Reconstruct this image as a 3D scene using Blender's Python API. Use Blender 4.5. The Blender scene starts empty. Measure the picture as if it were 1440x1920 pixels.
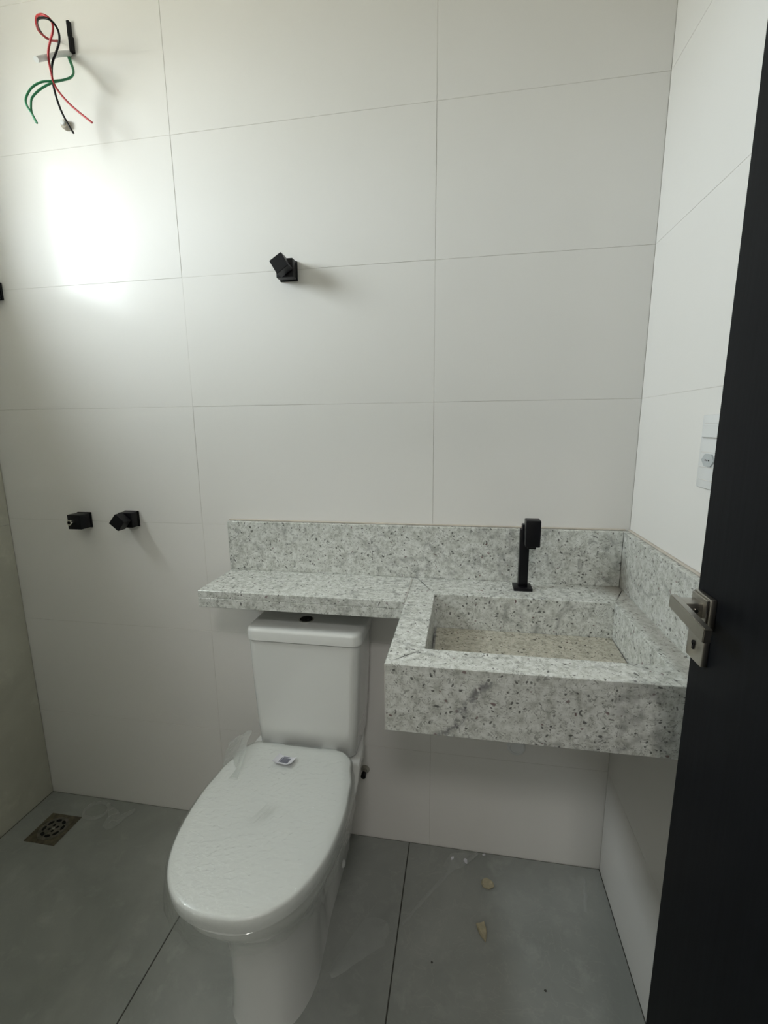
import bpy, bmesh, math, random
from mathutils import Vector, Matrix, noise

random.seed(7)
SC = bpy.context.scene
COL = SC.collection
PI = math.pi

# ------------------------------------------------------------------ camera
CAM = (0.0812, -1.2598, 1.3229)
YAW, PITCH, ROLL = -0.1722, -0.1840, -0.0098
cd = bpy.data.cameras.new('camera')
cam = bpy.data.objects.new('camera', cd)
COL.objects.link(cam)
cy, sy, cp, sp = math.cos(YAW), math.sin(YAW), math.cos(PITCH), math.sin(PITCH)
fwd = Vector((sy * cp, cy * cp, sp))
right = Vector((cy, -sy, 0))
up = right.cross(fwd)
r2 = math.cos(ROLL) * right + math.sin(ROLL) * up
u2 = -math.sin(ROLL) * right + math.cos(ROLL) * up
m = Matrix((r2, u2, -fwd)).transposed().to_4x4()
m.translation = CAM
cam.matrix_world = m
cd.sensor_fit = 'VERTICAL'
cd.sensor_height = 24.0
cd.lens = 861.03 / 1920 * 24.0
cd.clip_start = 0.01
SC.camera = cam

# ------------------------------------------------------------------ sky, exposure
SC.view_settings.view_transform = 'Standard'
SC.view_settings.look = 'None'
SC.view_settings.gamma = 1.0
SC.view_settings.use_curve_mapping = False
SC.view_settings.exposure = 0.0
w = bpy.data.worlds.new('overcast_sky')
SC.world = w
w.use_nodes = True
nt = w.node_tree
for n in list(nt.nodes):
    nt.nodes.remove(n)
out = nt.nodes.new('ShaderNodeOutputWorld')
bg = nt.nodes.new('ShaderNodeBackground')
tc = nt.nodes.new('ShaderNodeTexCoord')
sx = nt.nodes.new('ShaderNodeSeparateXYZ')
rp = nt.nodes.new('ShaderNodeValToRGB')
nt.links.new(tc.outputs['Generated'], sx.inputs[0])
mr = nt.nodes.new('ShaderNodeMapRange')
mr.inputs[1].default_value = -1
mr.inputs[2].default_value = 1
nt.links.new(sx.outputs['Z'], mr.inputs[0])
nt.links.new(mr.outputs[0], rp.inputs[0])
rp.color_ramp.elements[0].position = 0.47
rp.color_ramp.elements[0].color = (0.42, 0.40, 0.35, 1)
rp.color_ramp.elements[1].position = 0.53
rp.color_ramp.elements[1].color = (0.94, 0.99, 1.04, 1)
nt.links.new(rp.outputs[0], bg.inputs[0])
bg.inputs[1].default_value = 32.0
nt.links.new(bg.outputs[0], out.inputs[0])

# room dimensions (metres); back wall at y=0, floor at z=0
XL, XR, YF, ZC = -1.399, 0.5123, -1.32, 2.70
TW = 0.19                                            # left wall thickness
WY0, WY1, WZ0, WZ1 = -0.93, -0.34, 1.83, 2.385        # window opening in the left wall
DX0, DX1, DZ = -0.30, 0.40, 2.10                     # doorway in the front wall

# sampling portal in the window opening: gives no light of its own, it only guides the sky light
pl = bpy.data.lights.new('window_portal', 'AREA')
pl.shape = 'RECTANGLE'
pl.size = WZ1 - WZ0
pl.size_y = WY1 - WY0
pl.cycles.is_portal = True
po = bpy.data.objects.new('window_portal', pl)
po.location = (XL - 0.003, (WY0 + WY1) / 2, (WZ0 + WZ1) / 2)
po.rotation_euler = (0, -PI / 2, 0)
COL.objects.link(po)


# ------------------------------------------------------------------ materials
class NT:
    def __init__(self, name):
        self.m = bpy.data.materials.new(name)
        self.m.use_nodes = True
        self.t = self.m.node_tree
        self.b = self.t.nodes['Principled BSDF']
        self.o = self.t.nodes['Material Output']

    def n(self, typ, **kw):
        x = self.t.nodes.new(typ)
        for k, v in kw.items():
            if isinstance(k, str) and hasattr(x, k):
                setattr(x, k, v)
        return x

    def l(self, a, b):
        self.t.links.new(a, b)

    def coords(self, world=False):
        if world:
            return self.n('ShaderNodeNewGeometry').outputs['Position']
        return self.n('ShaderNodeTexCoord').outputs['Object']

    def noise(self, vec, scale, detail=3, rough=0.5, dist=0.0):
        x = self.n('ShaderNodeTexNoise')
        x.inputs['Scale'].default_value = scale
        x.inputs['Detail'].default_value = detail
        x.inputs['Roughness'].default_value = rough
        x.inputs['Distortion'].default_value = dist
        self.l(vec, x.inputs['Vector'])
        return x

    def ramp(self, fac, stops):
        x = self.n('ShaderNodeValToRGB')
        els = x.color_ramp.elements
        while len(els) < len(stops):
            els.new(0.5)
        for e, (p, c) in zip(els, stops):
            e.position = p
            e.color = c if len(c) == 4 else (*c, 1)
        self.l(fac, x.inputs[0])
        return x.outputs[0]

    def mix(self, fac, a, b, mode='MIX'):
        x = self.n('ShaderNodeMix')
        x.data_type = 'RGBA'
        x.blend_type = mode
        for inp, v in ((x.inputs[0], fac), (x.inputs[6], a), (x.inputs[7], b)):
            if hasattr(v, 'is_linked') or hasattr(v, 'links'):
                self.l(v, inp)
            elif isinstance(v, (int, float)):
                inp.default_value = v
            else:
                inp.default_value = (*v, 1) if len(v) == 3 else v
        return x.outputs[2]

    def bump(self, height, strength, dist):
        x = self.n('ShaderNodeBump')
        x.inputs['Strength'].default_value = strength
        x.inputs['Distance'].default_value = dist
        self.l(height, x.inputs['Height'])
        self.l(x.outputs[0], self.b.inputs['Normal'])

    def fresnel(self, ior):
        """thin-sheet fresnel: the same from both faces"""
        g = self.n('ShaderNodeNewGeometry')
        mp = self.n('ShaderNodeMapRange')
        mp.inputs[3].default_value = ior
        mp.inputs[4].default_value = 1.0 / ior
        self.l(g.outputs['Backfacing'], mp.inputs[0])
        f = self.n('ShaderNodeFresnel')
        self.l(mp.outputs[0], f.inputs[0])
        return f

    def set(self, color=None, rough=None, metal=None, spec=None, coat=None):
        b = self.b
        if color is not None:
            if hasattr(color, 'links'):
                self.l(color, b.inputs['Base Color'])
            else:
                b.inputs['Base Color'].default_value = (*color, 1)
        if rough is not None:
            if hasattr(rough, 'links'):
                self.l(rough, b.inputs['Roughness'])
            else:
                b.inputs['Roughness'].default_value = rough
        if metal is not None:
            b.inputs['Metallic'].default_value = metal
        if spec is not None:
            b.inputs['Specular IOR Level'].default_value = spec
        if coat is not None:
            b.inputs['Coat Weight'].default_value = coat
        return self.m


def simple(name, color, rough=0.5, metal=0.0, spec=0.5, var=0.06, scale=30, coat=None, bump=0.0):
    t = NT(name)
    v = t.coords()
    nz = t.noise(v, scale, 3)
    c0 = tuple(max(0, c * (1 - var)) for c in color)
    c1 = tuple(min(1, c * (1 + var)) for c in color)
    t.set(t.ramp(nz.outputs[0], [(0.3, c0), (0.7, c1)]), rough, metal, spec, coat)
    if bump:
        t.bump(nz.outputs[0], bump, 0.002)
    return t.m


def mat_wall_tile():
    t = NT('white_satin_tile')
    v = t.coords(True)
    nz = t.noise(v, 2.0, 2)
    t.set(t.ramp(nz.outputs[0], [(0.3, (0.835, 0.82, 0.79)), (0.7, (0.855, 0.84, 0.815))]), 0.18, 0, 0.12)
    n2 = t.noise(v, 1.6, 1)
    t.bump(n2.outputs[0], 0.25, 0.006)
    return t.m


def mat_concrete(name, a, b, rough, dusty=True):
    t = NT(name)
    v = t.coords(True)
    n1 = t.noise(v, 3.0, 6, 0.6, 0.6)
    base = t.ramp(n1.outputs[0], [(0.3, a), (0.7, b)])
    n2 = t.noise(v, 14.0, 5, 0.65, 0.3)
    base = t.mix(t.ramp(n2.outputs[0], [(0.55, (0, 0, 0)), (0.75, (0.35, 0.35, 0.35))]), base,
                 tuple(min(1, x * 1.35) for x in b))
    if dusty:
        n3 = t.noise(v, 9.0, 3, 0.5, 2.2)      # pale cement smears
        k = t.ramp(n3.outputs[0], [(0.485, (0, 0, 0)), (0.5, (0.22, 0.22, 0.22)), (0.515, (0, 0, 0))])
        n4 = t.noise(v, 1.7, 2)
        k2 = t.mix(1.0, k, t.ramp(n4.outputs[0], [(0.45, (0, 0, 0)), (0.6, (1, 1, 1))]), 'MULTIPLY')
        base = t.mix(k2, base, (0.5, 0.49, 0.46))
    rr = t.ramp(n2.outputs[0], [(0.3, (rough,) * 3), (0.8, (rough + 0.15,) * 3)])
    t.set(base, rr, 0, 0.4)
    return t.m


def mat_granite(name, tint=(1, 1, 1), vein=True, drift=None, dust=False):
    t = NT(name)
    v = t.coords(True)
    wv = t.noise(v, 30.0, 2)
    add = t.n('ShaderNodeMixRGB')
    add.inputs[0].default_value = 0.03
    t.l(v, add.inputs[1])
    t.l(wv.outputs['Color'], add.inputs[2])
    n1 = t.noise(v, 70.0, 5, 0.65)
    c = t.ramp(n1.outputs[0], [(0.30, (0.44, 0.45, 0.41)), (0.47, (0.65, 0.665, 0.625)), (0.64, (0.80, 0.815, 0.785))])
    n2 = t.noise(add.outputs[0], 170.0, 3, 0.6, 1.2)     # grey mica flecks
    c = t.mix(t.ramp(n2.outputs[0], [(0.55, (0, 0, 0)), (0.63, (0.72, 0.72, 0.72))]), c, (0.25, 0.255, 0.235))
    vo = t.n('ShaderNodeTexVoronoi')
    vo.inputs['Scale'].default_value = 120.0
    t.l(add.outputs[0], vo.inputs['Vector'])
    sep = t.n('ShaderNodeSeparateColor')
    t.l(vo.outputs['Color'], sep.inputs[0])
    few = t.ramp(sep.outputs[0], [(0.78, (0, 0, 0)), (0.80, (0.85, 0.85, 0.85))])
    core = t.ramp(vo.outputs['Distance'], [(0.24, (1, 1, 1)), (0.36, (0, 0, 0))])
    c = t.mix(t.mix(1.0, few, core, 'MULTIPLY'), c, (0.09, 0.09, 0.085))
    few2 = t.ramp(sep.outputs[1], [(0.965, (0, 0, 0)), (0.97, (0.8, 0.8, 0.8))])
    c = t.mix(t.mix(1.0, few2, core, 'MULTIPLY'), c, (0.20, 0.13, 0.13))
    if vein:
        n5 = t.noise(v, 3.3, 3, 0.55, 1.6)   # a darker drift crossing the slab
        k = t.ramp(n5.outputs[0], [(0.47, (0, 0, 0)), (0.50, (0.45, 0.45, 0.45)), (0.53, (0, 0, 0))])
        n6 = t.noise(v, 40, 2)
        k = t.mix(1.0, k, t.ramp(n6.outputs[0], [(0.4, (0, 0, 0)), (0.6, (1, 1, 1))]), 'MULTIPLY')
        c = t.mix(k, c, (0.13, 0.13, 0.13))
    def mth(op, a, b=None):
        x = t.n('ShaderNodeMath')
        x.operation = op
        for i, q in enumerate((a, b)):
            if q is None:
                continue
            if isinstance(q, (int, float)):
                x.inputs[i].default_value = q
            else:
                t.l(q, x.inputs[i])
        return x.outputs[0]
    if drift or dust:
        sp_ = t.n('ShaderNodeSeparateXYZ')
        t.l(v, sp_.inputs[0])
        X_, Y_, Z_ = sp_.outputs
    if drift:      # one dark grey drift running diagonally through this slab
        (ax, az), (bx, bz) = drift
        ln = math.hypot(bx - ax, bz - az)
        nx, nz_ = (bz - az) / ln, -(bx - ax) / ln
        d_ = mth('ADD', mth('MULTIPLY', mth('SUBTRACT', X_, ax), nx), mth('MULTIPLY', mth('SUBTRACT', Z_, az), nz_))
        wob = t.noise(v, 22.0, 3)
        d_ = mth('ABSOLUTE', mth('ADD', d_, mth('MULTIPLY', mth('SUBTRACT', wob.outputs[0], 0.5), 0.035)))
        k = t.ramp(mth('MULTIPLY', d_, 40.0), [(0.1, (0.8, 0.8, 0.8)), (0.55, (0, 0, 0))])
        k = t.mix(1.0, k, t.ramp(t.noise(v, 90, 2).outputs[0], [(0.42, (0.1, 0.1, 0.1)), (0.56, (1, 1, 1))]), 'MULTIPLY')
        c = t.mix(k, c, (0.17, 0.17, 0.175))
    if dust:       # building dust and dried dirt left in the corner and along the wall side of the rim
        e = mth('ADD', mth('ADD', mth('POWER', mth('ABSOLUTE', mth('SUBTRACT', X_, 0.475)), 2.0), mth('POWER', mth('ABSOLUTE', mth('ADD', Y_, 0.03)), 2.0)),
                mth('POWER', mth('ABSOLUTE', mth('SUBTRACT', Z_, 0.915)), 2.0))
        dn_ = t.noise(v, 26.0, 4)
        k = t.ramp(mth('ADD', mth('SQRT', e), mth('MULTIPLY', mth('SUBTRACT', dn_.outputs[0], 0.5), 0.05)), [(0.015, (0.62, 0.62, 0.62)), (0.085, (0, 0, 0))])
        c = t.mix(k, c, (0.26, 0.235, 0.20))
        k = t.ramp(X_, [(0.450, (0, 0, 0)), (0.468, (0.5, 0.5, 0.5)), (0.4915, (0.5, 0.5, 0.5)), (0.4925, (0, 0, 0))])
        c = t.mix(k, c, (0.42, 0.385, 0.34))
    c = t.mix(1.0, c, tint, 'MULTIPLY')
    t.set(c, 0.25, 0, 0.5)
    return t.m


def mat_film(name, alpha, rough=0.12, wr=60.0, strength=0.6):
    t = NT(name)
    v = t.coords()
    nz = t.noise(v, wr, 3, 0.6, 0.8)
    bp = t.n('ShaderNodeBump')
    bp.inputs['Strength'].default_value = strength
    bp.inputs['Distance'].default_value = 0.004
    t.l(nz.outputs[0], bp.inputs['Height'])
    tr = t.n('ShaderNodeBsdfTransparent')
    tr.inputs[0].default_value = (0.97, 0.98, 0.97, 1)
    gl = t.n('ShaderNodeBsdfGlossy')
    gl.inputs['Color'].default_value = (1, 1, 1, 1)
    gl.inputs['Roughness'].default_value = rough
    t.l(bp.outputs[0], gl.inputs['Normal'])
    df = t.n('ShaderNodeBsdfTranslucent')
    df.inputs[0].default_value = (0.85, 0.87, 0.85, 1)
    df2 = t.n('ShaderNodeBsdfDiffuse')
    df2.inputs[0].default_value = (0.85, 0.87, 0.85, 1)
    t.l(bp.outputs[0], df2.inputs['Normal'])
    fr = t.fresnel(1.5)
    t.l(bp.outputs[0], fr.inputs['Normal'])
    a = t.n('ShaderNodeMixShader')
    a.inputs[0].default_value = 0.5
    t.l(df.outputs[0], a.inputs[1])
    t.l(df2.outputs[0], a.inputs[2])
    b = t.n('ShaderNodeMixShader')
    b.inputs[0].default_value = alpha
    t.l(tr.outputs[0], b.inputs[1])
    t.l(a.outputs[0], b.inputs[2])
    c = t.n('ShaderNodeMixShader')
    t.l(fr.outputs[0], c.inputs[0])
    t.l(b.outputs[0], c.inputs[1])
    t.l(gl.outputs[0], c.inputs[2])
    t.l(c.outputs[0], t.o.inputs[0])
    return t.m


def mat_glass(name):
    t = NT(name)
    tr = t.n('ShaderNodeBsdfTransparent')
    tr.inputs[0].default_value = (0.95, 0.97, 0.96, 1)
    gl = t.n('ShaderNodeBsdfGlossy')
    gl.inputs['Roughness'].default_value = 0.02
    fr = t.fresnel(1.5)
    nz = t.noise(t.coords(), 3.0, 1)
    bp = t.n('ShaderNodeBump')
    bp.inputs['Strength'].default_value = 0.02
    t.l(nz.outputs[0], bp.inputs['Height'])
    t.l(bp.outputs[0], gl.inputs['Normal'])
    mx = t.n('ShaderNodeMixShader')
    t.l(fr.outputs[0], mx.inputs[0])
    t.l(tr.outputs[0], mx.inputs[1])
    t.l(gl.outputs[0], mx.inputs[2])
    t.l(mx.outputs[0], t.o.inputs[0])
    return t.m


M = dict(
    tile=mat_wall_tile(),
    grout=simple('pale_grout', (0.72, 0.70, 0.66), 0.9),
    plaster=simple('white_paint', (0.87, 0.86, 0.81), 0.8),
    grey=mat_concrete('grey_floor_porcelain', (0.27, 0.285, 0.265), (0.38, 0.395, 0.37), 0.38),
    greywall=mat_concrete('grey_wall_porcelain', (0.52, 0.51, 0.43), (0.64, 0.63, 0.54), 0.4, False),
    dgrout=simple('dark_grout', (0.07, 0.07, 0.06), 0.9),
    granite=mat_granite('white_speckled_granite'),
    granite_front=mat_granite('white_speckled_granite_with_drift', drift=((0.142, 0.895), (0.057, 0.771))),
    granite_dusty=mat_granite('white_speckled_granite_dusty', dust=True),
    granite_floor=mat_granite('dusty_speckled_granite', (0.74, 0.69, 0.61), False),
    granite_edge=simple('pale_cut_granite_edge', (0.62, 0.61, 0.57), 0.5, var=0.12, scale=120),
    caulk=simple('beige_sealant', (0.62, 0.56, 0.49), 0.7),
    ceramic=simple('white_glazed_ceramic', (0.80, 0.81, 0.79), 0.08, 0, 0.5, 0.01, 5, 0.4),
    lid=simple('white_lid_plastic', (0.80, 0.81, 0.80), 0.22, 0, 0.5, 0.01, 5),
    gap=simple('dark_gap_rubber', (0.03, 0.03, 0.03), 0.8),
    black=simple('matte_black_metal', (0.004, 0.004, 0.006), 0.38, 0.0, 0.25),
    nickel=simple('satin_nickel', (0.46, 0.44, 0.40), 0.30, 1.0),
    steel=simple('polished_steel', (0.65, 0.64, 0.6), 0.12, 1.0),
    hole=simple('black_hole', (0.003, 0.003, 0.003), 0.9),
    white=simple('white_plastic', (0.80, 0.81, 0.81), 0.35, var=0.01),
    pipe=simple('white_conduit', (0.72, 0.73, 0.72), 0.4),
    beige=simple('beige_plug', (0.45, 0.41, 0.34), 0.6),
    red=simple('red_insulation', (0.42, 0.02, 0.025), 0.4),
    wblack=simple('black_insulation', (0.004, 0.004, 0.005), 0.4, spec=0.25),
    green=simple('green_insulation', (0.02, 0.20, 0.085), 0.4),
    drain=simple('stained_drain_metal', (0.16, 0.14, 0.10), 0.35, 0.6, var=0.35, scale=60),
    drain_c=simple('worn_drain_grate', (0.20, 0.19, 0.16), 0.3, 0.7, var=0.3, scale=90),
    card=simple('tan_cardboard', (0.47, 0.42, 0.29), 0.9, var=0.15, scale=80),
    paper=simple('white_sticker_paper', (0.75, 0.75, 0.8), 0.6),
    ink=simple('dark_blue_ink', (0.03, 0.04, 0.09), 0.6),
    print=simple('grey_film_print', (0.56, 0.58, 0.55), 0.6),
    film=mat_film('clear_wrap_film', 0.10, 0.10, 90, 0.9),
    scrap=mat_film('clear_film_scrap', 0.42, 0.3, 90.0),
    glass=mat_glass('window_glass'),
    alu=simple('white_window_aluminium', (0.7, 0.7, 0.68), 0.4),
)


def mat_door():
    t = NT('black_door_laminate')
    v = t.coords()
    mp = t.n('ShaderNodeMapping')
    mp.inputs['Scale'].default_value = (40, 40, 2.0)
    t.l(v, mp.inputs[0])
    nz = t.noise(mp.outputs[0], 3.0, 4, 0.6)
    t.set(t.ramp(nz.outputs[0], [(0.3, (0.0025, 0.003, 0.0045)), (0.7, (0.0055, 0.0065, 0.009))]), 0.5, 0, 0.12)
    t.bump(nz.outputs[0], 0.08, 0.001)
    return t.m


M['door'] = mat_door()


# ------------------------------------------------------------------ mesh helpers
class MB:
    """collects shapes (world coordinates) and links them as one mesh object"""

    def __init__(self):
        self.bm = bmesh.new()

    def box(self, a, b, bev=0.0, seg=2, mat=None):
        t = bmesh.new()
        bmesh.ops.create_cube(t, size=1)
        c = [(a[i] + b[i]) / 2 for i in range(3)]
        s = [abs(b[i] - a[i]) for i in range(3)]
        for v in t.verts:
            v.co = Vector((v.co.x * s[0], v.co.y * s[1], v.co.z * s[2]))
        if bev:
            bmesh.ops.bevel(t, geom=list(t.edges), offset=bev, segments=seg, affect='EDGES', profile=0.5)
        for v in t.verts:
            v.co = v.co + Vector(c)
        self._merge(t, mat)
        return self

    def _merge(self, t, mat=None):
        if mat is not None:
            c = mat
            bmesh.ops.transform(t, matrix=c, verts=t.verts)
        me = bpy.data.meshes.new('tmp')
        t.to_mesh(me)
        t.free()
        self.bm.from_mesh(me)
        bpy.data.meshes.remove(me)

    def rings(self, rings, cap0=True, cap1=True, closed=True):
        vs = [[self.bm.verts.new(p) for p in r] for r in rings]
        n = len(vs[0])
        for a, b in zip(vs[:-1], vs[1:]):
            for i in range(n if closed else n - 1):
                j = (i + 1) % n
                self.bm.faces.new((a[i], a[j], b[j], b[i]))
        if cap0:
            self.bm.faces.new(vs[0][::-1])
        if cap1:
            self.bm.faces.new(vs[-1])
        return self

    def cyl(self, p, axis, r, h, seg=24, r2=None):
        """cylinder from p along the unit axis"""
        ax = Vector(axis).normalized()
        q = ax.to_track_quat('Z', 'Y')
        R = []
        for k, (hh, rr) in enumerate(((0, r), (h, r2 if r2 is not None else r))):
            R.append([Vector(p) + q @ Vector((rr * math.cos(2 * PI * i / seg), rr * math.sin(2 * PI * i / seg), hh))
                      for i in range(seg)])
        return self.rings(R)

    def lathe(self, p, axis, prof, seg=28):
        ax = Vector(axis).normalized()
        q = ax.to_track_quat('Z', 'Y')
        return self.rings([[Vector(p) + q @ Vector((r * math.cos(2 * PI * i / seg), r * math.sin(2 * PI * i / seg), h))
                            for i in range(seg)] for r, h in prof])

    def tube(self, pts, r, seg=8, sub=4):
        P = catmull(pts, sub)
        R = []
        prev = None
        for i, p in enumerate(P):
            d = (P[min(i + 1, len(P) - 1)] - P[max(i - 1, 0)]).normalized()
            if prev is None:
                u = d.orthogonal().normalized()
            else:
                u = (prev - d * prev.dot(d)).normalized()
            prev = u
            v = d.cross(u)
            R.append([p + r * (math.cos(2 * PI * k / seg) * u + math.sin(2 * PI * k / seg) * v) for k in range(seg)])
        return self.rings(R)

    def faces(self, verts, faces):
        vs = [self.bm.verts.new(v) for v in verts]
        for f in faces:
            self.bm.faces.new([vs[i] for i in f])
        return self

    def build(self, name, mat, parent=None, smooth=False, angle=40, label=None):
        bm = self.bm
        bmesh.ops.recalc_face_normals(bm, faces=bm.faces)
        off = ORIGIN.get(parent.name, Vector()) if parent else Vector()
        if parent:
            for v in bm.verts:
                v.co -= off
        me = bpy.data.meshes.new(name)
        bm.to_mesh(me)
        bm.free()
        me.materials.append(mat)
        if smooth:
            for p in me.polygons:
                p.use_smooth = True
            me.set_sharp_from_angle(angle=math.radians(angle))
        o = bpy.data.objects.new(name, me)
        COL.objects.link(o)
        if parent:
            o.parent = parent
        ORIGIN[o.name] = off
        if label:
            o['label'] = label
        return o


ORIGIN = {}


def catmull(pts, sub):
    P = [Vector(p) for p in pts]
    if sub <= 1 or len(P) < 3:
        return P
    out = []
    for i in range(len(P) - 1):
        p0, p1, p2, p3 = P[max(i - 1, 0)], P[i], P[i + 1], P[min(i + 2, len(P) - 1)]
        for k in range(sub):
            t = k / sub
            out.append(0.5 * ((2 * p1) + (p2 - p0) * t + (2 * p0 - 5 * p1 + 4 * p2 - p3) * t * t
                              + (3 * p1 - p0 - 3 * p2 + p3) * t ** 3))
    out.append(P[-1])
    return out


def thing(name, label, cat, loc, group=None):
    o = bpy.data.objects.new(name, None)
    o.empty_display_size = 0.05
    COL.objects.link(o)
    o.location = loc
    ORIGIN[o.name] = Vector(loc)
    tag(o, label, cat, group)
    return o


def tag(o, label, cat, group=None):
    o['label'] = label
    o['category'] = cat
    if group:
        o['group'] = group
    return o


def struct(name, mb, mat, label=None):
    o = mb.build(name, mat)
    o['kind'] = 'structure'
    if label:
        o['label'] = label
    return o


def piece(name, me, parent, loc, rot=(0, 0, 0)):
    o = bpy.data.objects.new(name, me)
    COL.objects.link(o)
    o.parent = parent
    o.location = loc
    o.rotation_euler = rot
    return o


_tile_cache = {}


def tile(parent, mat, axis, a, b, face, thick, gap, bev=0.0003, sgn=1, tilt=(0, 0)):
    """one tile: axis = its normal axis, a/b = its two extents, face = its visible face"""
    i, j = [k for k in range(3) if k != axis]
    s = [0, 0, 0]
    s[i] = b[0] - a[0] - gap
    s[j] = b[1] - a[1] - gap
    s[axis] = thick
    key = (mat.name, tuple(round(x, 4) for x in s))
    if key not in _tile_cache:
        mb = MB().box([-x / 2 for x in s], [x / 2 for x in s], bev, 1)
        me = bpy.data.meshes.new('tile')
        mb.bm.to_mesh(me)
        mb.bm.free()
        me.materials.append(mat)
        _tile_cache[key] = me
    c = [0, 0, 0]
    c[i] = (a[0] + b[0]) / 2
    c[j] = (a[1] + b[1]) / 2
    c[axis] = face + sgn * thick / 2
    rot = [0, 0, 0]
    rot[i], rot[j] = tilt
    return piece('tile', _tile_cache[key], parent, c, rot)


# ------------------------------------------------------------------ room shell
ROWS = [0.0, 0.3351, 0.6851, 1.0351, 1.3851, 1.7351, 2.0851, 2.4351, ZC]
GAP = 0.0012
wb = struct('wall_back', MB().box((XL - TW, 0.0007, -0.05), (XR + 0.12, 0.14, ZC)), M['grout'])
for r in range(len(ROWS) - 1):
    for c, (x0, x1) in enumerate(((XL, -0.7014), (-0.7014, 0.0), (0.0, XR))):
        tl = ((random.random() - .5) * .002, (random.random() - .5) * .002)
        if c == 0 and r == 4:
            tl = (0.0, 0.0012)
        tile(wb, M['tile'], 1, (x0, ROWS[r]), (x1, ROWS[r + 1]), 0.0, 0.006, GAP, tilt=tl)

wr = struct('wall_right', MB().box((XR + 0.0007, YF, -0.05), (XR + 0.12, 0.0, ZC)), M['grout'])
for r in range(len(ROWS) - 1):
    for y0, y1 in ((-0.7014, 0.0), (YF, -0.7014)):
        tile(wr, M['tile'], 0, (y0, ROWS[r]), (y1, ROWS[r + 1]), XR, 0.006, GAP)

mb = MB()
mb.box((XL - TW, YF, -0.05), (XL - 0.003, 0, WZ0))
mb.box((XL - TW, YF, WZ1), (XL - 0.003, 0, ZC))
mb.box((XL - TW, YF, WZ0), (XL - 0.003, WY0, WZ1))
mb.box((XL - TW, WY1, WZ0), (XL - 0.003, 0, WZ1))
wl = struct('wall_left', mb, M['grout'])
LR = [0.0, 1.016, WZ0]
for z0, z1 in zip(LR[:-1], LR[1:]):
    for y0, y1 in ((-1.2, 0.0), (YF, -1.2)):
        tile(wl, M['greywall'], 0, (y0, z0), (y1, z1), XL, 0.009, 0.002, sgn=-1)
for y0, y1 in ((WY1, 0.0), (YF, WY0)):
    tile(wl, M['greywall'], 0, (y0, WZ0), (y1, WZ1), XL, 0.009, 0.002, sgn=-1)
tile(wl, M['greywall'], 0, (YF, WZ1), (0, ZC), XL, 0.009, 0.002, sgn=-1)

mb = MB()
mb.box((XL - TW, YF - 0.12, -0.05), (DX0, YF, ZC))
mb.box((DX1, YF - 0.12, -0.05), (XR + 0.12, YF, ZC))
mb.box((DX0, YF - 0.12, DZ), (DX1, YF, ZC))
struct('wall_front', mb, M['plaster'])
struct('ceiling', MB().box((XL - TW, YF - 0.12, ZC), (XR + 0.12, 0.14, ZC + 0.1)), M['plaster'])

fl = struct('floor', MB().box((XL - TW, YF - 0.12, -0.10), (XR + 0.12, 0.14, -0.002)), M['dgrout'])
FX = [XL, -0.6646, -0.0648, XR]
for x0, x1 in zip(FX[:-1], FX[1:]):
    for y0, y1 in ((-1.2, 0.0), (YF - 0.12, -1.2)):
        tile(fl, M['grey'], 2, (x0, y0), (x1, y1), 0.0, 0.009, 0.0032, 0.0008, sgn=-1)

# the hall outside the open doorway (closed, lit by an added fill lamp)
HX0, HX1, HY = -1.6, 1.7, -3.2
struct('wall_hall_back', MB().box((HX0 - 0.1, HY - 0.1, -0.05), (HX1 + 0.1, HY, ZC)), M['plaster'])
struct('wall_hall_left', MB().box((HX0 - 0.1, HY, -0.05), (HX0, YF - 0.12, ZC)), M['plaster'])
struct('wall_hall_right', MB().box((HX1, HY, -0.05), (HX1 + 0.1, YF - 0.12, ZC)), M['plaster'])
struct('wall_hall_front', MB().box((HX0 - 0.1, YF - 0.12, -0.05), (XL - TW, YF, ZC)).box(
    (XR + 0.12, YF - 0.12, -0.05), (HX1 + 0.1, YF, ZC)), M['plaster'])
struct('floor_hall', MB().box((HX0 - 0.1, HY - 0.1, -0.10), (HX1 + 0.1, YF - 0.12, 0.0)), M['grey'])
struct('ceiling_hall', MB().box((HX0 - 0.1, HY - 0.1, ZC), (HX1 + 0.1, YF - 0.12, ZC + 0.1)), M['plaster'])

# window: frame > sash, glass pane
wf = MB()
fx0, fx1 = XL - 0.180, XL - 0.145
for a, b in (((WY0, WZ0), (WY1, WZ0 + 0.016)), ((WY0, WZ1 - 0.016), (WY1, WZ1)),
             ((WY0, WZ0), (WY0 + 0.016, WZ1)), ((WY1 - 0.016, WZ0), (WY1, WZ1))):
    wf.box((fx0, a[0], a[1]), (fx1, b[0], b[1]), 0.002, 1)
win = struct('window_1', wf, M['alu'])
ws = MB()
i0, i1, k0, k1 = WY0 + 0.016, WY1 - 0.016, WZ0 + 0.016, WZ1 - 0.016
for a, b in (((i0, k0), (i1, k0 + 0.016)), ((i0, k1 - 0.016), (i1, k1)),
             ((i0, k0), (i0 + 0.016, k1)), ((i1 - 0.016, k0), (i1, k1))):
    ws.box((fx0 + 0.008, a[0], a[1]), (fx1 - 0.008, b[0], b[1]), 0.002, 1)
ws = ws.build('sash', M['alu'], win)
MB().box((XL - 0.1645, i0 + 0.014, k0 + 0.014), (XL - 0.1605, i1 - 0.014, k1 - 0.014)).build('pane', M['glass'], ws)

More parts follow.
